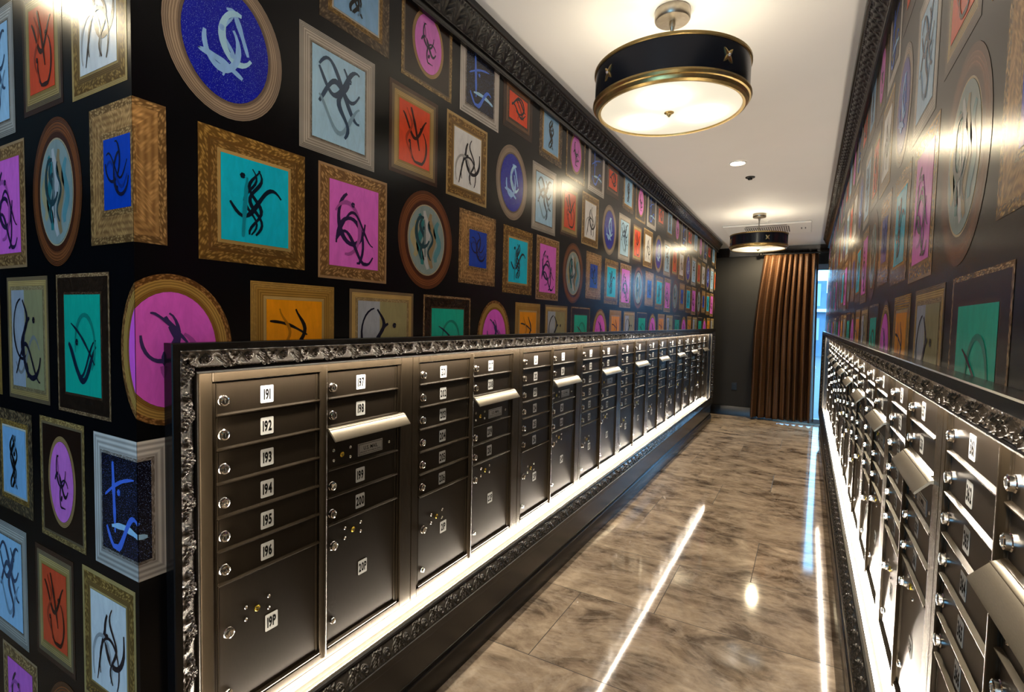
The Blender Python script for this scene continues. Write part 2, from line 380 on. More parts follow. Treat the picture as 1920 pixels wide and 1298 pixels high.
    def fill(s):
        lo = min(w_[0] for w_ in s.wins); hi = max(w_[1] for w_ in s.wins)
        for k in range(int((lo - 1) // P) - 1, int(hi // P) + 2):
            for rowk in (-1, 0):
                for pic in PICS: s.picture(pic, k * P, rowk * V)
        # the rows that only peek out above and below
        for k in range(int((lo - 1) // P) - 1, int(hi // P) + 2):
            for pic in PICS[12:]: s.picture(pic, k * P, V)
    def build(s, name, body):
        """body: MB of the solid wall itself, material 0"""
        nb = len(body.v); verts = body.v + s.v; faces = body.f + [[i + nb for i in f] for f in s.f]
        me = bpy.data.meshes.new(name); me.from_pydata(verts, [], faces)
        for m in (M_paper, M_frameprint, M_paint, M_black): me.materials.append(m)
        me.polygons.foreach_set('material_index', body.m + s.m)
        ca = me.color_attributes.new('Col', 'FLOAT_COLOR', 'CORNER'); uvl = me.uv_layers.new(name='UVMap')
        cols = []; uvs = []
        for f in body.f:
            for _ in f: cols += [.01, .01, .01, 0]; uvs += [0, 0]
        for f, c, u in zip(s.f, s.c, s.uv):
            for x in u: cols += c; uvs += x
        ca.data.foreach_set('color', cols); uvl.data.foreach_set('uv', uvs)
        o = bpy.data.objects.new(name, me); C.objects.link(o); tag(o, kind='structure')
        return o

TOPZ = 1.36
# left wall
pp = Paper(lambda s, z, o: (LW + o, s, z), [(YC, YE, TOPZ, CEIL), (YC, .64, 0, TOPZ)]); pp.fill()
b = MB(); b.box((LW - .1, YC, 1.312), (LW, YE, CEIL)); b.box((LW - .1, YC, 0), (LW, YE, .33)); b.box((LW - .1, YC, .33), (LW, .672, 1.312)); b.box((LW - .1, 8.088, .33), (LW, YE, 1.312))
pp.build('wall_left', b)
# short return wall at the near corner (same paper running round the corner)
XL = -2.13; KS = .87
pp = Paper(lambda s, z, o: (LW + (s - YC) * KS, YC - o, z), [(YC + (XL - LW) / KS, YC, 0, CEIL)]); pp.fill()
b = MB(); b.box((XL, YC, 0), (LW - .1, YC + .1, CEIL)); pp.build('wall_front', b)
b = MB(); b.box((XL, YC + .1, 0), (XL + .1, YE, CEIL)); b.box((XL + .1, YE - .1, 0), (LW - .1, YE, CEIL))
tag(b.build('wall_side', M_paper), kind='structure')
# right wall
pp = Paper(lambda s, z, o: (RW - o, 2.595 - s, z), [(2.595 - YE, 2.595 + 3.2, TOPZ, CEIL)]); pp.fill()
b = MB(); b.box((RW, -5, 1.312), (RW + .1, YE, CEIL)); b.box((RW, -5, 0), (RW + .1, YE, .33)); b.box((RW, -5, .33), (RW + .1, -.245, 1.312)); b.box((RW, 8.038, .33), (RW + .1, YE, 1.312))
pp.build('wall_right', b)
b = MB(); b.box((RM + .40, -5, 0), (RM + .5, YE, CEIL)); b.box((RW + .1, YE - .08, 0), (RM + .4, YE, CEIL)); tag(b.build('wall_service', M_paper), kind='structure')
# back wall with the window opening, its return on the right
WX0, WX1, WZ = -.40, 1.05, CAMZ + .914
b = MB(); b.box((-6, YB, 0), (WX0, YB + .15, CEIL)); b.box((WX0, YB, WZ), (WX1, YB + .15, CEIL)); b.box((WX1, YB, 0), (3, YB + .15, CEIL))
tag(b.build('wall_back', M_back), kind='structure')
b = MB(); b.box((1.5, YE - .1, 0), (1.6, YB, CEIL)); b.box((RM + .5, YE - .1, 0), (1.5, YE, CEIL)); tag(b.build('wall_end', M_back), kind='structure')
b = MB(); b.box((-6, -5, -.08), (3, YB + .15, 0)); tag(b.build('floor', M_floor), kind='structure')
b = MB(); b.box((-6, -5, CEIL), (3, YB + .15, CEIL + .08)); tag(b.build('ceiling', M_ceil), kind='structure')

# the hall behind the camera, with a tall window in its far wall
b = MB(); b.box((-6, -5.1, 0), (-1.6, -5, CEIL)); b.box((.5, -5.1, 0), (3, -5, CEIL)); b.box((-1.6, -5.1, 2.3), (.5, -5, CEIL))
b.box((-6.1, -5, 0), (-6, YB, CEIL)); tag(b.build('wall_hall', M_back), kind='structure')

# ------------------------------------------------------------------ carved relief
def leaf(tt, vv, per=.1):
    """one acanthus frond, a curled tip and a beaded edge per repeat"""
    u = (tt / per) % 1.0; wrap = lambda x: (x + .5) % 1.0 - .5
    h = np.full_like(u, .12)
    def frond(u0, k1, k2, w_, amp, ribs, v0, v1):
        c = u0 + k1 * vv + k2 * vv ** 2; d = wrap(u - c); ww = w_ * (.25 + .75 * np.sin(PI * np.clip((vv - v0) / (v1 - v0), 0, 1)) ** .7)
        inside = np.clip(1 - (d / ww) ** 2, 0, 1) ** .6 * ((vv > v0) & (vv < v1))
        rib = .70 + .22 * np.cos(ribs * (vv + np.abs(d) * 2.4)) - .25 * np.exp(-(d / (.12 * w_ + 1e-6)) ** 2)
        return amp * inside * rib
    for a in ((.10, .50, -.25, .11, 1.0, 34, .02, .98), (.30, .35, .10, .075, .78, 40, .05, .9), (.62, -.45, .30, .085, .85, 36, .1, 1.0), (-.06, .2, .5, .06, .6, 44, .3, 1.0)):
        h = np.maximum(h, frond(*a))
    for cu, cv, R_ in ((.80, .40, .15), (.47, .72, .09)):
        dx = wrap(u - cu); dy = (vv - cv) * .46; r = np.hypot(dx, dy); th = np.arctan2(dy, dx)
        h = np.maximum(h, np.clip(1 - (r / R_) ** 6, 0, 1) * (.62 + .38 * np.cos(th + r * 14 / R_)))
    h = np.maximum(h, .42 * np.exp(-((vv - .05) / .05) ** 2) * (.5 + .5 * np.cos(2 * PI * u * 9)))
    h = np.maximum(h, .42 * np.exp(-((vv - .95) / .05) ** 2) * (.5 + .5 * np.cos(2 * PI * u * 9 + 1)))
    return h
def egg(tt, vv, per=.07):
    u = (tt / per) % 1.0 - .5
    h = np.clip(1 - (u / .42) ** 2, 0, 1) * np.clip(np.sin(PI * np.clip(vv * 1.1, 0, 1)), 0, 1) * (.65 + .35 * np.cos(vv * 22 + np.abs(u) * 16))
    return np.maximum(h, .5 * np.exp(-((vv - .9) / .08) ** 2) * (.5 + .5 * np.cos(u * 2 * PI * 4)))
def sweep(name, L, prof, orn, amp, fn, to3, mats, parent, miter=True, per=.1, near=None, cap=True):
    """prof: [(w,d,mat)], orn: index of the profile segment that carries the relief (subdivided). to3(t,w,d)->xyz"""
    pts = []; NV = 22
    for i in range(len(prof)):
        w_, d_, m_ = prof[i]
        if i == orn:
            w1, d1, _ = prof[i + 1]; nl = math.hypot(w1 - w_, d1 - d_); nw, nd = (-(d1 - d_) / nl, (w1 - w_) / nl)
            if nd < 0: nw, nd = -nw, -nd
            for j in range(NV): q = j / NV; pts.append((w_ + (w1 - w_) * q, d_ + (d1 - d_) * q, m_, q, nw, nd))
        else: pts.append((w_, d_, m_, None, 0, 0))
    ts = [0.]
    while ts[-1] < L:
        y = ts[-1] if near is None else abs(ts[-1] - near)
        ts.append(ts[-1] + (.0026 if y < 1.3 else .0045 if y < 3.2 else .009))
    ts = np.array(ts) / ts[-1]; n = len(ts); m = len(pts)
    co = np.zeros((m, n, 3)); 
    for j, (w_, d_, m_, q, nw, nd) in enumerate(pts):
        mt = w_ if miter else 0
        t_ = mt + (L - 2 * mt) * ts; ww = np.full(n, w_); dd = np.full(n, d_)
        if q is not None:
            fade = min(1, q * 9, (1 - q) * 12)
            h = fn(t_, np.full(n, q), per) * amp * fade; ww = ww + nw * h; dd = dd + nd * h
        x, y, z = to3(t_, ww, dd); co[j, :, 0] = x; co[j, :, 1] = y; co[j, :, 2] = z
    idx = np.arange(m * n).reshape(m, n)
    q = np.stack([idx[:-1, :-1], idx[:-1, 1:], idx[1:, 1:], idx[1:, :-1]], -1).reshape(-1, 4)
    me = bpy.data.meshes.new(name); nf = len(q) + 2
    faces = q.tolist() + ([idx[:, 0].tolist(), idx[::-1, -1].tolist()] if cap else [])
    me.from_pydata(co.reshape(-1, 3).tolist(), [], faces)
    for m_ in mats: me.materials.append(m_)
    mi = np.repeat([pts[j][2] for j in range(m - 1)], n - 1).tolist() + ([0, 0] if cap else [])
    me.polygons.foreach_set('material_index', mi); me.polygons.foreach_set('use_smooth', [pts[j][3] is not None for j in range(m - 1) for _ in range(n - 1)] + ([False] * 2 if cap else []))
    bm = bmesh.new(); bm.from_mesh(me); bmesh.ops.recalc_face_normals(bm, faces=bm.faces); bm.to_mesh(me); bm.free()
    return put(name, me, parent)

# surround of each bank of mailboxes: w inward from the outer edge, d ahead of the mailbox plane
PROF = [(0, .0685, 0), (0, .098, 0), (.002, .100, 0), (.017, .100, 0), (.0185, .097, 1), (.062, .064, 0), (.064, .069, 0), (.068, .070, 0), (.073, .066, 0), (.075, .060, 2), (.075, .052, 0), (.063, .050, 2), (.063, .040, 2), (.066, .028, 2), (.074, .0165, 2), (.086, .0115, 2), (.099, .0095, 2), (.1015, .005, 0), (.1015, .0006, 0), (.058, .0006, 0), (.058, .0685, 0)]
PROF_T = PROF[:11] + [(.063, .050, 2), (.063, .013, 2), (.0705, .0095, 2), (.0705, .0006, 0), (.058, .0006, 0), (.058, .0685, 0)]
ZT, ZB = 1.376, .270
def surround(side, y0, y1, label):
    sg = 1 if side == 'L' else -1; X0 = LM if side == 'L' else RM
    X = lambda d: X0 + sg * d
    root = empty('ornate_frame', (X(DW), (y0 + y1) / 2, ZB)); ox, oy, oz = root.location
    tag(root, label, 'frame', 'carved frames around the mailboxes')
    L = y1 - y0; H = ZT - ZB; near = (.0 if side == 'L' else 1.0 - y0)
    mats = [M_black, M_orn, M_cham2]
    sweep('top_rail', L, PROF_T, 4, .0105, leaf, lambda t_, w_, d_: (X(d_) - ox, y0 + t_ - oy, ZT - w_ - oz), mats, root, near=near)
    sweep('bottom_rail', L, PROF, 4, .0105, leaf, lambda t_, w_, d_: (X(d_) - ox, y0 + t_ - oy, ZB + w_ - oz), mats, root, near=near)
    sweep('side_rail', H, PROF, 4, .0105, leaf, lambda t_, w_, d_: (X(d_) - ox, y0 + w_ - oy, ZB + t_ - oz), mats, root)
    sweep('side_rail', H, PROF, 4, .0105, leaf, lambda t_, w_, d_: (X(d_) - ox, y1 - w_ - oy, ZB + t_ - oz), mats, root)
    # strips in corner channels behind the lip, their lenses turned 45 degrees towards the boxes
    tri = [(.0640, .0495), (.0738, .0495), (.0640, .0385)]     # (w, d)
    def strip(poly3, a, b_, axis):
        n = 3; vs = []
        for t_ in (a, b_):
            for w_, d_ in poly3: vs.append((X(d_) - ox, t_ - oy, w_ - oz) if axis == 'y' else (X(d_) - ox, w_ - oy, t_ - oz))
        o = MB().add(vs, [(0, 1, 4, 3), (1, 2, 5, 4), (2, 0, 3, 5), (0, 2, 1), (3, 4, 5)]).build('led_strip', [M_black, M_led], root)
        for p_ in o.data.polygons: p_.material_index = 1 if (abs(p_.normal.x) > .5 and abs(p_.normal.x) < .95) else 0
    strip([(ZB + w_, d_) for w_, d_ in tri], y0 + .07, y1 - .07, 'y'); strip([(ZT - w_, d_) for w_, d_ in tri], y0 + .07, y1 - .07, 'y')
    strip([(y0 + w_, d_) for w_, d_ in tri], ZB + .075, ZT - .075, 'z'); strip([(y1 - w_, d_) for w_, d_ in tri], ZB + .075, ZT - .075, 'z')
    return root
LY0, LY1 = .602, 8.162; RY0, RY1 = -.312, 8.112
surround('L', LY0, LY1, 'long carved black frame lit from inside around the left wall mailboxes')
surround('R', RY0, RY1, 'long carved black frame lit from inside around the right wall mailboxes')

# crown mouldings
CP = [(.068, 2.494, 0), (.084, 2.494, 0), (.089, 2.499, 0), (.089, 2.508, 0), (.080, 2.514, 0), (.080, 2.521, 0), (.088, 2.524, 1), (.134, 2.600, 0), (.141, 2.602, 0), (.1425, 2.606, 0), (.1425, CEIL - .0005, 0), (.068, CEIL - .0005, 0)]
def crown(name, side, y0, y1):
    sg = 1 if side == 'L' else -1; X0 = LM if side == 'L' else RM
    o = sweep(name, y1 - y0, [(z, d, m_) for d, z, m_ in CP], 6, .010, egg, lambda t_, w_, d_: (X0 + sg * d_, y0 + t_, w_), [M_black, M_crown], None, miter=False, per=.07, near=1.2 - y0)
    tag(o, kind='structure'); return o
crown('trim_1', 'L', YC - .07, YE + .07); crown('trim_2', 'R', -5, YE + .07)
b = MB(); b.prism([(YB - .0005, CEIL - .001), (YB - .0005, 2.50), (YB - .02, 2.50), (YB - .03, 2.53), (YB - .07, 2.59), (YB - .08, CEIL - .001)], 'x', -6, 1.5)
tag(b.build('trim_3', M_black), kind='structure')
# baseboards and the panel moulding under the frames
def base(name, X, sg, y0, y1):
    b = MB(); b.prism([(X, .001), (X + sg * .018, .001), (X + sg * .018, .085), (X + sg * .014, .092), (X + sg * .014, .1), (X + sg * .006, .108), (X + sg * .004, .116), (X, .118)], 'y', y0, y1)
    b.prism([(X, .236), (X + sg * .010, .238), (X + sg * .016, .246), (X + sg * .016, .256), (X + sg * .024, .262), (X + sg * .024, .2695), (X, .2695)], 'y', y0, y1)
    tag(b.build(name, M_black), kind='structure')
    b = MB(); b.box((X, y0, .1185), (X + sg * .003, y1, .2355)); tag(b.build(name.replace('baseboard', 'wall') + '_base', M_black), kind='structure')
base('baseboard_left', LW + .001, 1, LY0, YE); base('baseboard_right', RW - .001, -1, -5, YE)
b = MB(); b.prism([(YB - .0005, .001), (YB - .02, .001), (YB - .02, .14), (YB - .012, .152), (YB - .0005, .156)], 'x', -6, WX0 - .02)
tag(b.build('baseboard_back', M_black), kind='structure')

# ------------------------------------------------------------------ lettering
def glyph_mesh(txt, off=.04):
    cu = bpy.data.curves.new('t', 'FONT'); cu.body = txt; cu.size = 1; cu.offset = off; cu.resolution_u = 3
    o = bpy.data.objects.new('t', cu); C.objects.link(o); bpy.context.view_layer.update()
    dg = bpy.context.evaluated_depsgraph_get(); me = bpy.data.meshes.new_from_object(o.evaluated_get(dg))
    vs = [tuple(v.co) for v in me.vertices]; fs = [tuple(p.vertices) for p in me.polygons]
    bpy.data.objects.remove(o); bpy.data.curves.remove(cu); bpy.data.meshes.remove(me)
    x0 = min(v[0] for v in vs); x1 = max(v[0] for v in vs)
    return [(v[0] - x0, v[1]) for v in vs], fs, x1 - x0
GL = {ch: glyph_mesh(ch) for ch in '0123456789P'}
def text_into(b, txt, cx, cz, h, d, mi, sx=.62, gl=None):
    H = .70; k = h / H; gap = .07
    if gl: parts = [gl]
    else: parts = [GL[c] for c in txt]
    tot = (sum(p[2] for p in parts) + gap * (len(parts) - 1)) * k * sx; x = cx - tot / 2
    for vs, fs, wd in parts:
        b.add([(x + vx * k * sx, -d, cz - h / 2 + vy * k) for vx, vy in vs], fs, mi); x += (wd + gap) * k * sx
USM = glyph_mesh('U.S. MAIL', .015); APP = glyph_mesh('APPROVED BY THE POSTMASTER GENERAL', .01)

# ------------------------------------------------------------------ mailbox unit (local: x right, -y towards the viewer, z up)
ROW = .0868; ZD = 1.270; AX0, AX1, BX0, BX1 = .047, .377, .411, .741; ZBOT = .402
def door_mesh(w_, h_, tall=False):
    b = MB(); b.box((.0015, -.004, .004), (w_ - .0015, .006, h_ - .0015), 0, .0012)
    b.prism([(-.0035, .001), (-.0115, .001), (-.0125, .0045), (-.0035, .0085)], 'x', .0005, w_ - .0005, 1)
    b.box((w_ - .012, -.0062, .006), (w_ - .0035, -.0035, h_ - .003), 1, .001)
    b.box((.0008, -.0055, .004), (.0040, -.0035, h_ - .002), 1)
    return b.mesh('door', [M_door, M_trim])
DM = door_mesh(.33, ROW); hA = ZD - 6 * ROW - ZBOT; PA = door_mesh(.33, hA); OM = door_mesh(.33, 1.094 - .9605)
hB = .785 - ZBOT; PB = door_mesh(.33, hB)
def lock_mesh(r=.0128, out=.010):
    b = MB(); b.lathe([(r * 1.12, 0), (r * 1.12, .003), (r, .0045), (r * .96, out), (r * .72, out + .0015), (r * .70, out - .001), (0.0001, out - .001)], 24, axis='y')
    b.lathe([(r * .55, out - .001), (r * .5, out + .0008), (.0001, out + .0010)], 18, axis='y')
    b.box((-.0011, -out - .0016, -.005), (.0011, -out, .004), 1)
    return b.mesh('lock', [M_chrome, M_keyway])
LOCK = lock_mesh(.0128, .011)
b = MB(); b.lathe([(.0105, 0), (.0105, .003), (.009, .0055), (.004, .0068), (.0001, .007)], 20, axis='y'); PLUG = b.mesh('plug', [M_chrome])
b = MB(); b.lathe([(.0088, 0), (.0088, .002), (.0072, .0034), (.0055, .0026), (.0001, .0026)], 20, axis='y'); b.box((-.0035, -.0042, -.0008), (.0035, -.0020, .0008), 1); BRASS = b.mesh('brass_lock', [M_brass, M_keyway])
b = MB(); b.lathe([(.0052, 0), (.0052, .0008), (.0040, .0022), (.0025, .001), (.0001, .001)], 14, axis='y'); SCREW = b.mesh('screw', [M_chrome])
def plate_mesh(txt):
    b = MB(); w_, h_ = .0205, .0235; r = .003; poly = []
    for cx, cz, a0 in ((w_ - r, h_ - r, 0), (-w_ + r, h_ - r, 90), (-w_ + r, -h_ + r, 180), (w_ - r, -h_ + r, 270)):
        for k in range(4): a = math.radians(a0 + k * 30); poly.append((cx + r * math.cos(a), cz + r * math.sin(a)))
    n = len(poly); b.add([(x, -.0002, z) for x, z in poly] + [(x, -.0008, z) for x, z in poly], [tuple(range(n, 2 * n))] + [(i, (i + 1) % n, n + (i + 1) % n, n + i) for i in range(n)], 0)
    text_into(b, txt, 0, 0, .027, .00105, 1, .56)
    return b.mesh('number_plate', [M_plate, M_ink])
b = MB(); b.box((-.06, 0, -.0205), (.06, -.0012, .0205), 0, .0004); b.box((-.0565, -.0012, -.0172), (.0565, -.0014, .0172), 2); b.box((-.0550, -.0014, -.0157), (.0550, -.0016, .0157), 0)
text_into(b, '', 0, .0035, .0125, .0019, 1, .95, USM); text_into(b, '', 0, -.0095, .0048, .0019, 1, .78, APP)
USP = b.mesh('mail_plate', [M_silver, M_ink, M_ink])
b = MB()
b.box((.0012, -.012, .372), (.034, .004, 1.304), 0, .0015); b.box((.036, -.006, .40), (AX0 - .001, .004, 1.273), 0, .001)
b.box((.757, -.012, .372), (.8204, .004, 1.304), 0, .0015); b.box((BX1 + .001, -.006, .40), (.756, .004, 1.273), 0, .001)
b.box((.035, -.012, 1.273), (.7565, .004, 1.304), 0, .0015); b.box((.035, -.012, .372), (.7565, .004, .4), 0, .0015)
b.prism([(AX1 + .002, .004), (AX1 + .002, -.008), (AX1 + .007, -.014), (AX1 + .014, -.0165), (BX0 - .014, -.0165), (BX0 - .007, -.014), (BX0 - .002, -.008), (BX0 - .002, .004)], 'x', 0, 1)  # placeholder replaced below
b.v = b.v[:-16]; b.f = b.f[:-10]; b.m = b.m[:-10]; b.sm = b.sm[:-10]
pl = [(AX1 + .002, .004), (AX1 + .002, -.008), (AX1 + .007, -.014), (AX1 + .014, -.0165), (BX0 - .014, -.0165), (BX0 - .007, -.014), (BX0 - .002, -.008), (BX0 - .002, .004)]
n = len(pl); b.add([(x, y, .385) for x, y in pl] + [(x, y, 1.29) for x, y in pl], [(i, (i + 1) % n, n + (i + 1) % n, n + i) for i in range(n)] + [tuple(range(n)), tuple(range(n, 2 * n))])
FRAME = b.mesh('frame', [M_trim])
b = MB(); b.box((.004, .0075, .376), (.8176, .27, 1.300)); BODY = b.mesh('body', [M_void])
b = MB(); b.prism([(.0, 1.099), (-.010, 1.099), (-.020, 1.094), (-.047, 1.064), (-.048, 1.060), (-.045, 1.059), (-.018, 1.088), (.0, 1.090)], 'x', BX0 - .004, BX1 + .026)
b.prism([(-.0215, 1.0945), (-.0225, 1.0935), (-.0225, 1.0905), (-.0205, 1.092)], 'x', BX0 - .004, BX1 + .026)
HOOD = b.mesh('slot_hood', [M_cham])

def unit(num, label, side, y_left, scale=1.):
    rz = PI / 2 if side == 'L' else -PI / 2
    r = empty('mailbox_unit', ((LM if side == 'L' else RM), y_left, 0), rz); r.scale = (scale, 1, 1)
    tag(r, label, 'mailbox', 'mailbox units set in the ' + ('left' if side == 'L' else 'right') + ' wall')
    put('body', BODY, r); put('frame', FRAME, r)
    def tenant(x0, z0, me, n, lk, pc, kind='d'):
        d = put('door', me, r, (x0, 0, z0))
        put('lock', LOCK, d, (lk[0] - x0, -.004, lk[1] - z0))
        put('number_plate', plate_mesh(n), d, (pc[0] - x0, -.004, pc[1] - z0))
        return d
    for i in range(6):
        z0 = ZD - (i + 1) * ROW; tenant(AX0, z0, DM, str(num + i), (.0655, z0 + .040), (.196, z0 + .043))
    ids = [(1.183, num + 6), (1.183 - ROW, num + 7), (.9605 - ROW + .0005, num + 8), (.7865, num + 9)]
    for z0, n_ in ids: tenant(BX0, z0, DM, str(n_), (.430, z0 + .038), (.557, z0 + .044))
    pn = 19 + (num - 191) // 5
    d = tenant(AX0, ZBOT, PA, f'{pn}P', (.076, .619), (.209, .586))
    for x, z in ((.201, .660), (.201, .627), (.129, .660), (.129, .627)): put('screw', SCREW, d, (x - AX0, -.004, z - ZBOT))
    put('brass_lock', BRASS, d, (.163 - AX0, -.004, .644 - ZBOT)); put('plug', PLUG, d, (.076 - AX0, -.004, .458 - ZBOT))
    d = tenant(BX0, ZBOT, PB, f'{pn + 1}P', (.436, .720), (.571, .601))
    for x, z in ((.561, .757), (.561, .726), (.489, .759), (.489, .726)): put('screw', SCREW, d, (x - BX0, -.004, z - ZBOT))
    put('brass_lock', BRASS, d, (.524 - BX0, -.004, .744 - ZBOT)); put('plug', PLUG, d, (.436 - BX0, -.004, .478 - ZBOT))
    d = put('mail_slot_door', OM, r, (BX0, 0, .9605))
    for x, z in ((.439, 1.022), (.439, .99), (.511, 1.019), (.511, .988), (.700, 1.002)): put('screw', SCREW, d, (x - BX0, -.004, z - .9605))
    put('lock', BRASS, d, (.474 - BX0, -.004, 1.003 - .9605)); put('mail_plate', USP, d, (.605 - BX0, -.004, 1.001 - .9605))
    put('slot_hood', HOOD, r)
    return r
def where(i, n, wall):
    o = ['nearest', 'second', 'third', 'fourth', 'fifth', 'sixth', 'seventh', 'eighth', 'ninth', 'tenth']
    return 'nearest the camera' if i == 0 else ('at the far end' if i == n - 1 else o[i] + ' from the near end')
YS = [.708, 1.485] + [1.485 + UNIT * k for k in range(1, 9)]
for k in range(9):
    num = 191 + 10 * k
    unit(num, f'mailbox unit numbered {num} to {num + 9}, {where(k, 9, 0)} of left wall', 'L', YS[k], (YS[k + 1] - YS[k]) / UNIT)
for k in range(10):
    num = 371 - 10 * k
    unit(num, f'mailbox unit numbered {num} to {num + 9}, {where(k, 10, 0)} of right wall', 'R', 1.4354 + (k - 1) * UNIT)

# ------------------------------------------------------------------ pendant lamps
def make_pendant():
    r = empty('pendant_lamp', (0, 0, CEIL))
    zc = CEIL; Z = lambda z: z + CAMZ - zc
    MB().lathe([(.0001, -.0005), (.064, -.0005), (.066, -.008), (.066, -.034), (.062, -.040), (.02, -.041), (.0001, -.041)], 40).build('canopy', M_bronzelamp, r)
    b = MB(); b.lathe([(.011, -.041), (.012, -.055), (.009, -.07), (.0065, -.075), (.0065, Z(.945)), (.009, Z(.94)), (.009, Z(.90))], 16); b.build('rod', M_bronzelamp, r)
    b = MB(); b.lathe([(.282, Z(.950)), (.282, Z(.842)), (.276, Z(.842)), (.276, Z(.950))], 96); 
    b.f = b.f[:-2]; b.m = b.m[:-2]; b.sm = b.sm[:-2]
    n = 96; b.add([], [])
    for i in range(n): b.f.append([3 * n + i, 3 * n + (i + 1) % n, (i + 1) % n, i]); b.m.append(0); b.sm.append(False)
    dr = b.build('drum', M_drum, r)
    def ring(prof, name, m, par):
        b = MB(); n = 96; k = len(prof)
        vs = [(q[0] * math.cos(2 * PI * i / n), q[0] * math.sin(2 * PI * i / n), q[1]) for q in prof for i in range(n)]
        fs = [(j * n + i, j * n + (i + 1) % n, ((j + 1) % k) * n + (i + 1) % n, ((j + 1) % k) * n + i) for j in range(k) for i in range(n)]
        return b.add(vs, fs, 0, True).build(name, m, par)
    ring([(.275, Z(.950)), (.284, Z(.950)), (.287, Z(.953)), (.287, Z(.961)), (.284, Z(.963)), (.275, Z(.963))], 'top_ring', M_gold, r)
    ring([(.284, Z(.846)), (.289, Z(.843)), (.290, Z(.836)), (.286, Z(.828)), (.280, Z(.826)), (.277, Z(.820)), (.276, Z(.814)), (.268, Z(.808)), (.259, Z(.809)), (.258, Z(.816)), (.262, Z(.842)), (.276, Z(.846))], 'bottom_ring', M_gold, r)
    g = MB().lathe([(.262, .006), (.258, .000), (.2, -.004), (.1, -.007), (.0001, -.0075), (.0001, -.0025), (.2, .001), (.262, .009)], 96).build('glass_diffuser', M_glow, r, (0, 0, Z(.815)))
    b = MB(); b.lathe([(.0001, -.020), (.004, -.020), (.006, -.014), (.009, -.013), (.0095, -.009), (.018, -.006), (.018, -.0035), (.0001, -.003)], 24); b.build('finial', M_gold, r, (0, 0, Z(.811)))
    # cross arms that carry the drum
    b = MB()
    for a in (0, PI / 2):
        ca, sa = math.cos(a), math.sin(a); hw = .004
        b.add([(ca * s_ * .276 - sa * q * hw, sa * s_ * .276 + ca * q * hw, Z(zz)) for zz in (.905, .913) for s_, q in ((-1, -1), (1, -1), (1, 1), (-1, 1))],
              [(0, 1, 2, 3), (4, 5, 6, 7), (0, 1, 5, 4), (1, 2, 6, 5), (2, 3, 7, 6), (3, 0, 4, 7)])
    b.build('cross_arm', M_bronzelamp, r)
    for k in range(3):
        a = math.radians(70 + 120 * k)
        l = bpy.data.lights.new('bulb', 'POINT'); l.energy = BULB_W; l.color = (1, .87, .66); l.shadow_soft_size = .025
        o = bpy.data.objects.new('bulb', l); C.objects.link(o); o.parent = r; o.location = (.135 * math.cos(a), .135 * math.sin(a), Z(.895))
    for k in range(4):
        a = k * PI / 2; st = empty('star_ornament', (0, 0, 0), 0, r); bpy.data.objects.remove(st)
        b = MB(); n = 32; pts = []
        for i in range(n):
            th = 2 * PI * i / n + PI / 4; q = abs(((i / n * 4) % 1) - .5) * 2; rad = .0115 + .021 * q ** 1.8
            pts.append((rad * math.cos(th) * .82, rad * math.sin(th)))
        def P3(p, d): return ((.282 + d) * math.cos(a + p[0] / .283), (.282 + d) * math.sin(a + p[0] / .283), Z(.897) + p[1])
        vs = [P3(p, .0002) for p in pts] + [P3(p, .0030) for p in pts] + [P3((p[0] * .8, p[1] * .8), .0042) for p in pts] + [P3((0, 0), .005)]
        fs = [(i, (i + 1) % n, n + (i + 1) % n, n + i) for i in range(n)] + [(n + i, n + (i + 1) % n, 2 * n + (i + 1) % n, 2 * n + i) for i in range(n)] + [(2 * n + i, 2 * n + (i + 1) % n, 3 * n) for i in range(n)]
        s_ = b.add(vs, fs).build('star_ornament', M_gold, r)
        bm = bmesh.new(); bmesh.ops.create_icosphere(bm, subdivisions=1, radius=.0058, matrix=Matrix.Translation(P3((0, 0), .0062)))
        me = bpy.data.meshes.new('crystal'); bm.to_mesh(me); bm.free(); me.materials.append(M_crystal); put('crystal', me, s_)
    return r
pen = make_pendant(); pen.location = (MID, 2.06, CEIL - .0005); pen.rotation_euler = (0, 0, math.radians(-36))
tag(pen, 'large round drum pendant lamp, black with gold rings, hanging nearest the camera', 'lamp', 'drum pendant lamps')
q = copy_tree(pen); q.location = (MID, 6.18, CEIL - .0005); q.rotation_euler = (0, 0, math.radians(-68))
tag(q, 'smaller-looking black drum pendant lamp far down the corridor before the curtain', 'lamp')
# ------------------------------------------------------------------ recessed downlights
def downlight(x, y, label, pw=DOWN_W):
    r = empty('downlight', (x, y, CEIL)); tag(r, label, 'ceiling light', 'recessed downlights')
    b = MB(); n = 40; prof = [(.062, -.0005), (.060, -.006), (.052, -.008), (.047, -.004), (.044, -.0008)]
    b.add([(p[0] * math.cos(2 * PI * i / n), p[0] * math.sin(2 * PI * i / n), p[1]) for p in prof for i in range(n)], [(j * n + i, j * n + (i + 1) % n, (j + 1) * n + (i + 1) % n, (j + 1) * n + i) for j in range(4) for i in range(n)], 0, True)
    b.build('trim_ring', M_white, r)
    MB().lathe([(.045, -.0008), (.045, -.0018), (.03, -.003), (.0001, -.0035)], 32).build('lens', M_bulbglow, r)
    l = bpy.data.lights.new('beam', 'SPOT'); l.energy = pw; l.color = (1, .83, .54); l.spot_size = math.radians(176); l.spot_blend = .62; l.shadow_soft_size = .04
    o = bpy.data.objects.new('beam', l); C.objects.link(o); o.parent = r; o.location = (0, 0, -.01)
    return r
downlight(MID, 4.18, 'small glowing recessed ceiling light between the two pendant lamps')
downlight(-.55, 8.40, 'recessed ceiling light hidden beyond the far pendant lamp', 80)
downlight(MID, .02, 'recessed ceiling light above the camera')
downlight(-2.5, .15, 'recessed ceiling light in the hall beside the near corner', 9)
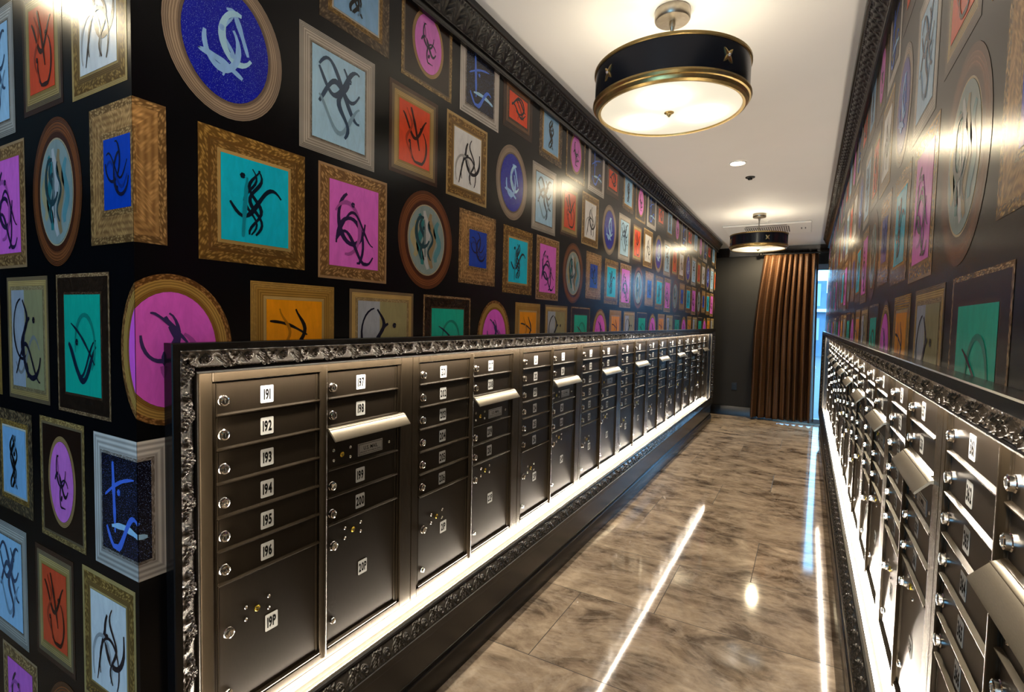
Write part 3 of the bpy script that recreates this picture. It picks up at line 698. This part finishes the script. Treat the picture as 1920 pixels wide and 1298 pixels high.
r = empty('smoke_detector', (MID + .045, 4.62, CEIL)); tag(r, 'tiny dark round detector on the ceiling beyond the recessed light', 'detector')
MB().lathe([(.0001, -.0005), (.036, -.0005), (.036, -.006), (.030, -.010), (.0001, -.010)], 28).build('base', M_dark, r)
MB().lathe([(.018, -.010), (.016, -.022), (.0001, -.024)], 20).build('sensor', M_dark, r)
r = empty('sprinkler_head', (MID + .05, 6.62, CEIL)); tag(r, 'small white sprinkler head on the ceiling beside the far pendant rod', 'sprinkler')
MB().lathe([(.0001, -.0005), (.034, -.0005), (.032, -.006), (.012, -.009), (.0001, -.009)], 28).build('escutcheon', M_white, r)
MB().lathe([(.006, -.009), (.006, -.028), (.016, -.030), (.016, -.032), (.0001, -.033)], 20).build('deflector', M_white, r)
# ceiling cassette air conditioner
r = empty('air_conditioner', (MID + .02, 7.12, CEIL)); tag(r, 'white ceiling cassette air conditioner with dark grille behind the far pendant lamp', 'air conditioner')
b = MB(); b.box((-.47, -.36, -.022), (.47, .36, -.0005), 0, .006); b.build('panel', M_white, r)
b = MB(); b.box((-.22, -.31, -.0245), (.22, -.275, -.0225)); b.build('louver', M_grille, r)
b = MB(); b.box((-.22, .275, -.0245), (.22, .31, -.0225)); b.build('louver', M_grille, r)
b = MB(); b.box((-.24, -.21, -.0245), (.24, .21, -.0225), 0)
for i in range(20): x = -.23 + i * .0235; b.box((x, -.2, -.027), (x + .010, .2, -.0245), 1)
b.build('intake_grille', [M_grille, M_white], r)
b = MB(); b.box((.36, -.05, -.024), (.372, .06, -.0225)); b.box((.40, -.05, -.024), (.412, .06, -.0225)); b.build('display', M_grille, r)

# ------------------------------------------------------------------ curtain, rod, outlet
r = empty('curtain', (-.26, 8.745, 2.50)); tag(r, 'long brown checked pleated curtain hanging in front of the window', 'curtain')
NU, NVv = 260, 46; vs = []; fs = []; uvs = []
zt, zb_ = 2.492, .035
for j in range(NVv + 1):
    v = j / NVv; z = zt + (zb_ - zt) * v
    xl = -.615 - .10 * math.sin(min(1, v / .55) * PI / 2) - .02 * v + .03 * max(0, v - .6); xr = .100 + .045 * v
    for i in range(NU + 1):
        u = i / NU; ph = u * 2 * PI * 9.5 + 1.1 * math.sin(u * 9 + 1.2) + .25 * v * math.sin(u * 21)
        amp = .036 + .040 * min(1, v * 4) + .014 * math.sin(u * 13 + 2)
        pin = math.exp(-v * 22)
        y = amp * (math.sin(ph) * (1 - .35 * pin) + .35 * math.sin(2.1 * ph + 1 + v * 1.5) * (.3 + .7 * v)) + .006 * math.sin(v * 11 + u * 6)
        x = xl + (xr - xl) * u + .012 * math.cos(ph) * (.4 + .6 * v)
        vs.append((x + .26, y, z - 2.50)); uvs.append((u * 1.9, v * 2.46))
for j in range(NVv):
    for i in range(NU): a = j * (NU + 1) + i; fs.append((a, a + 1, a + NU + 2, a + NU + 1))
me = bpy.data.meshes.new('cloth'); me.from_pydata(vs, [], fs); me.materials.append(M_curt); me.polygons.foreach_set('use_smooth', [True] * len(fs))
ul = me.uv_layers.new(name='UVMap'); ul.data.foreach_set('uv', [c for p in me.polygons for vi in p.vertices for c in uvs[vi]])
cl = put('cloth', me, r); sm = cl.modifiers.new('thick', 'SOLIDIFY'); sm.thickness = .003
r = empty('curtain_rod', (.2, 8.745, 2.508)); tag(r, 'dark curtain rod with round end ball above the window', 'curtain rod')
MB().lathe([(.0001, -.84), (.011, -.84), (.011, 1.0), (.0001, 1.0)], 20, axis='x').build('rod', M_dark, r)
bm = bmesh.new(); bmesh.ops.create_uvsphere(bm, u_segments=20, v_segments=12, radius=.026, matrix=Matrix.Translation((-.862, 0, 0))); me = bpy.data.meshes.new('finial'); bm.to_mesh(me); bm.free(); me.materials.append(M_dark); put('finial', me, r)
for x in (-.83, .95): MB().box((x, .008, -.012), (x + .012, YB - 8.746, .012), 0, .001).build('bracket', M_dark, r)
r = empty('wall_outlet', (-.965, YB, .468)); tag(r, 'black wall outlet low on the dark back wall left of the curtain', 'outlet')
MB().box((-.037, -.006, -.058), (.037, -.0005, .058), 0, .002).build('cover_plate', M_dark, r)
for z in (-.028, .012):
    b = MB(); b.box((-.016, -.009, z), (.016, -.0062, z + .03), 0, .001); b.box((-.008, -.0096, z + .012), (-.005, -.009, z + .024), 1); b.box((.005, -.0096, z + .012), (.008, -.009, z + .024), 1); b.build('socket', [M_dark, M_keyway], r)

# ------------------------------------------------------------------ window and what lies outside
b = MB()
for a, c in (((WX0, 0), (WX1, .06)), ((WX0, 2.27), (WX1, WZ)), ((WX0, .06), (WX0 + .05, 2.27)), ((WX1 - .05, .06), (WX1, 2.27)), ((.52, .06), (.57, 2.27))):
    b.box((a[0], YB + .04, a[1]), (c[0], YB + .11, c[1]), 0, .002)
wf = b.build('window_1', M_winframe); tag(wf, kind='structure')
b = MB(); b.box((WX0 + .05, YB + .072, .06), (.52, YB + .078, 2.27)); b.box((.57, YB + .072, .06), (WX1 - .05, YB + .078, 2.27)); b.build('pane', M_glass, wf)
M_ground = mat('asphalt', (.06, .07, .08), .8); t = NT(M_ground); t.l(t.mix(t.noise(t.obj(), 8, 4), (.05, .06, .07), (.10, .11, .12)), t.p.inputs['Base Color'])
tag(MB().box((-20, YB + .16, -.15), (20, 60, -.05)).build('ground', M_ground), kind='structure')
M_facade = mat('blue_facade', (.1, .14, .2), .7); t = NT(M_facade); t.l(t.mix(t.noise(t.obj(), 3, 3), (.07, .11, .17), (.13, .18, .25)), t.p.inputs['Base Color'])
r = empty('building', (0, 30, -.05)); tag(r, 'bluish building seen through the gap beside the curtain', 'building')
b = MB(); b.box((-9, 0, 0), (.75, 6, 3.75)); b.box((.75, 1, 0), (9, 6, 3.2)); b.build('wall', M_facade, r)
for x in (-3, -1.6, -.2, 1.3, 2.7, 4.1):
    for z in (.8, 2.5):
        yy = -.02 if x < .7 else .98
        MB().box((x, yy, z), (x + .7, yy + .02, z + 1.1)).build('window', M_winframe, r)
b = MB(); b.box((-9, -.3, 2.2), (9, 0, 2.35)); b.build('canopy', M_white, r)
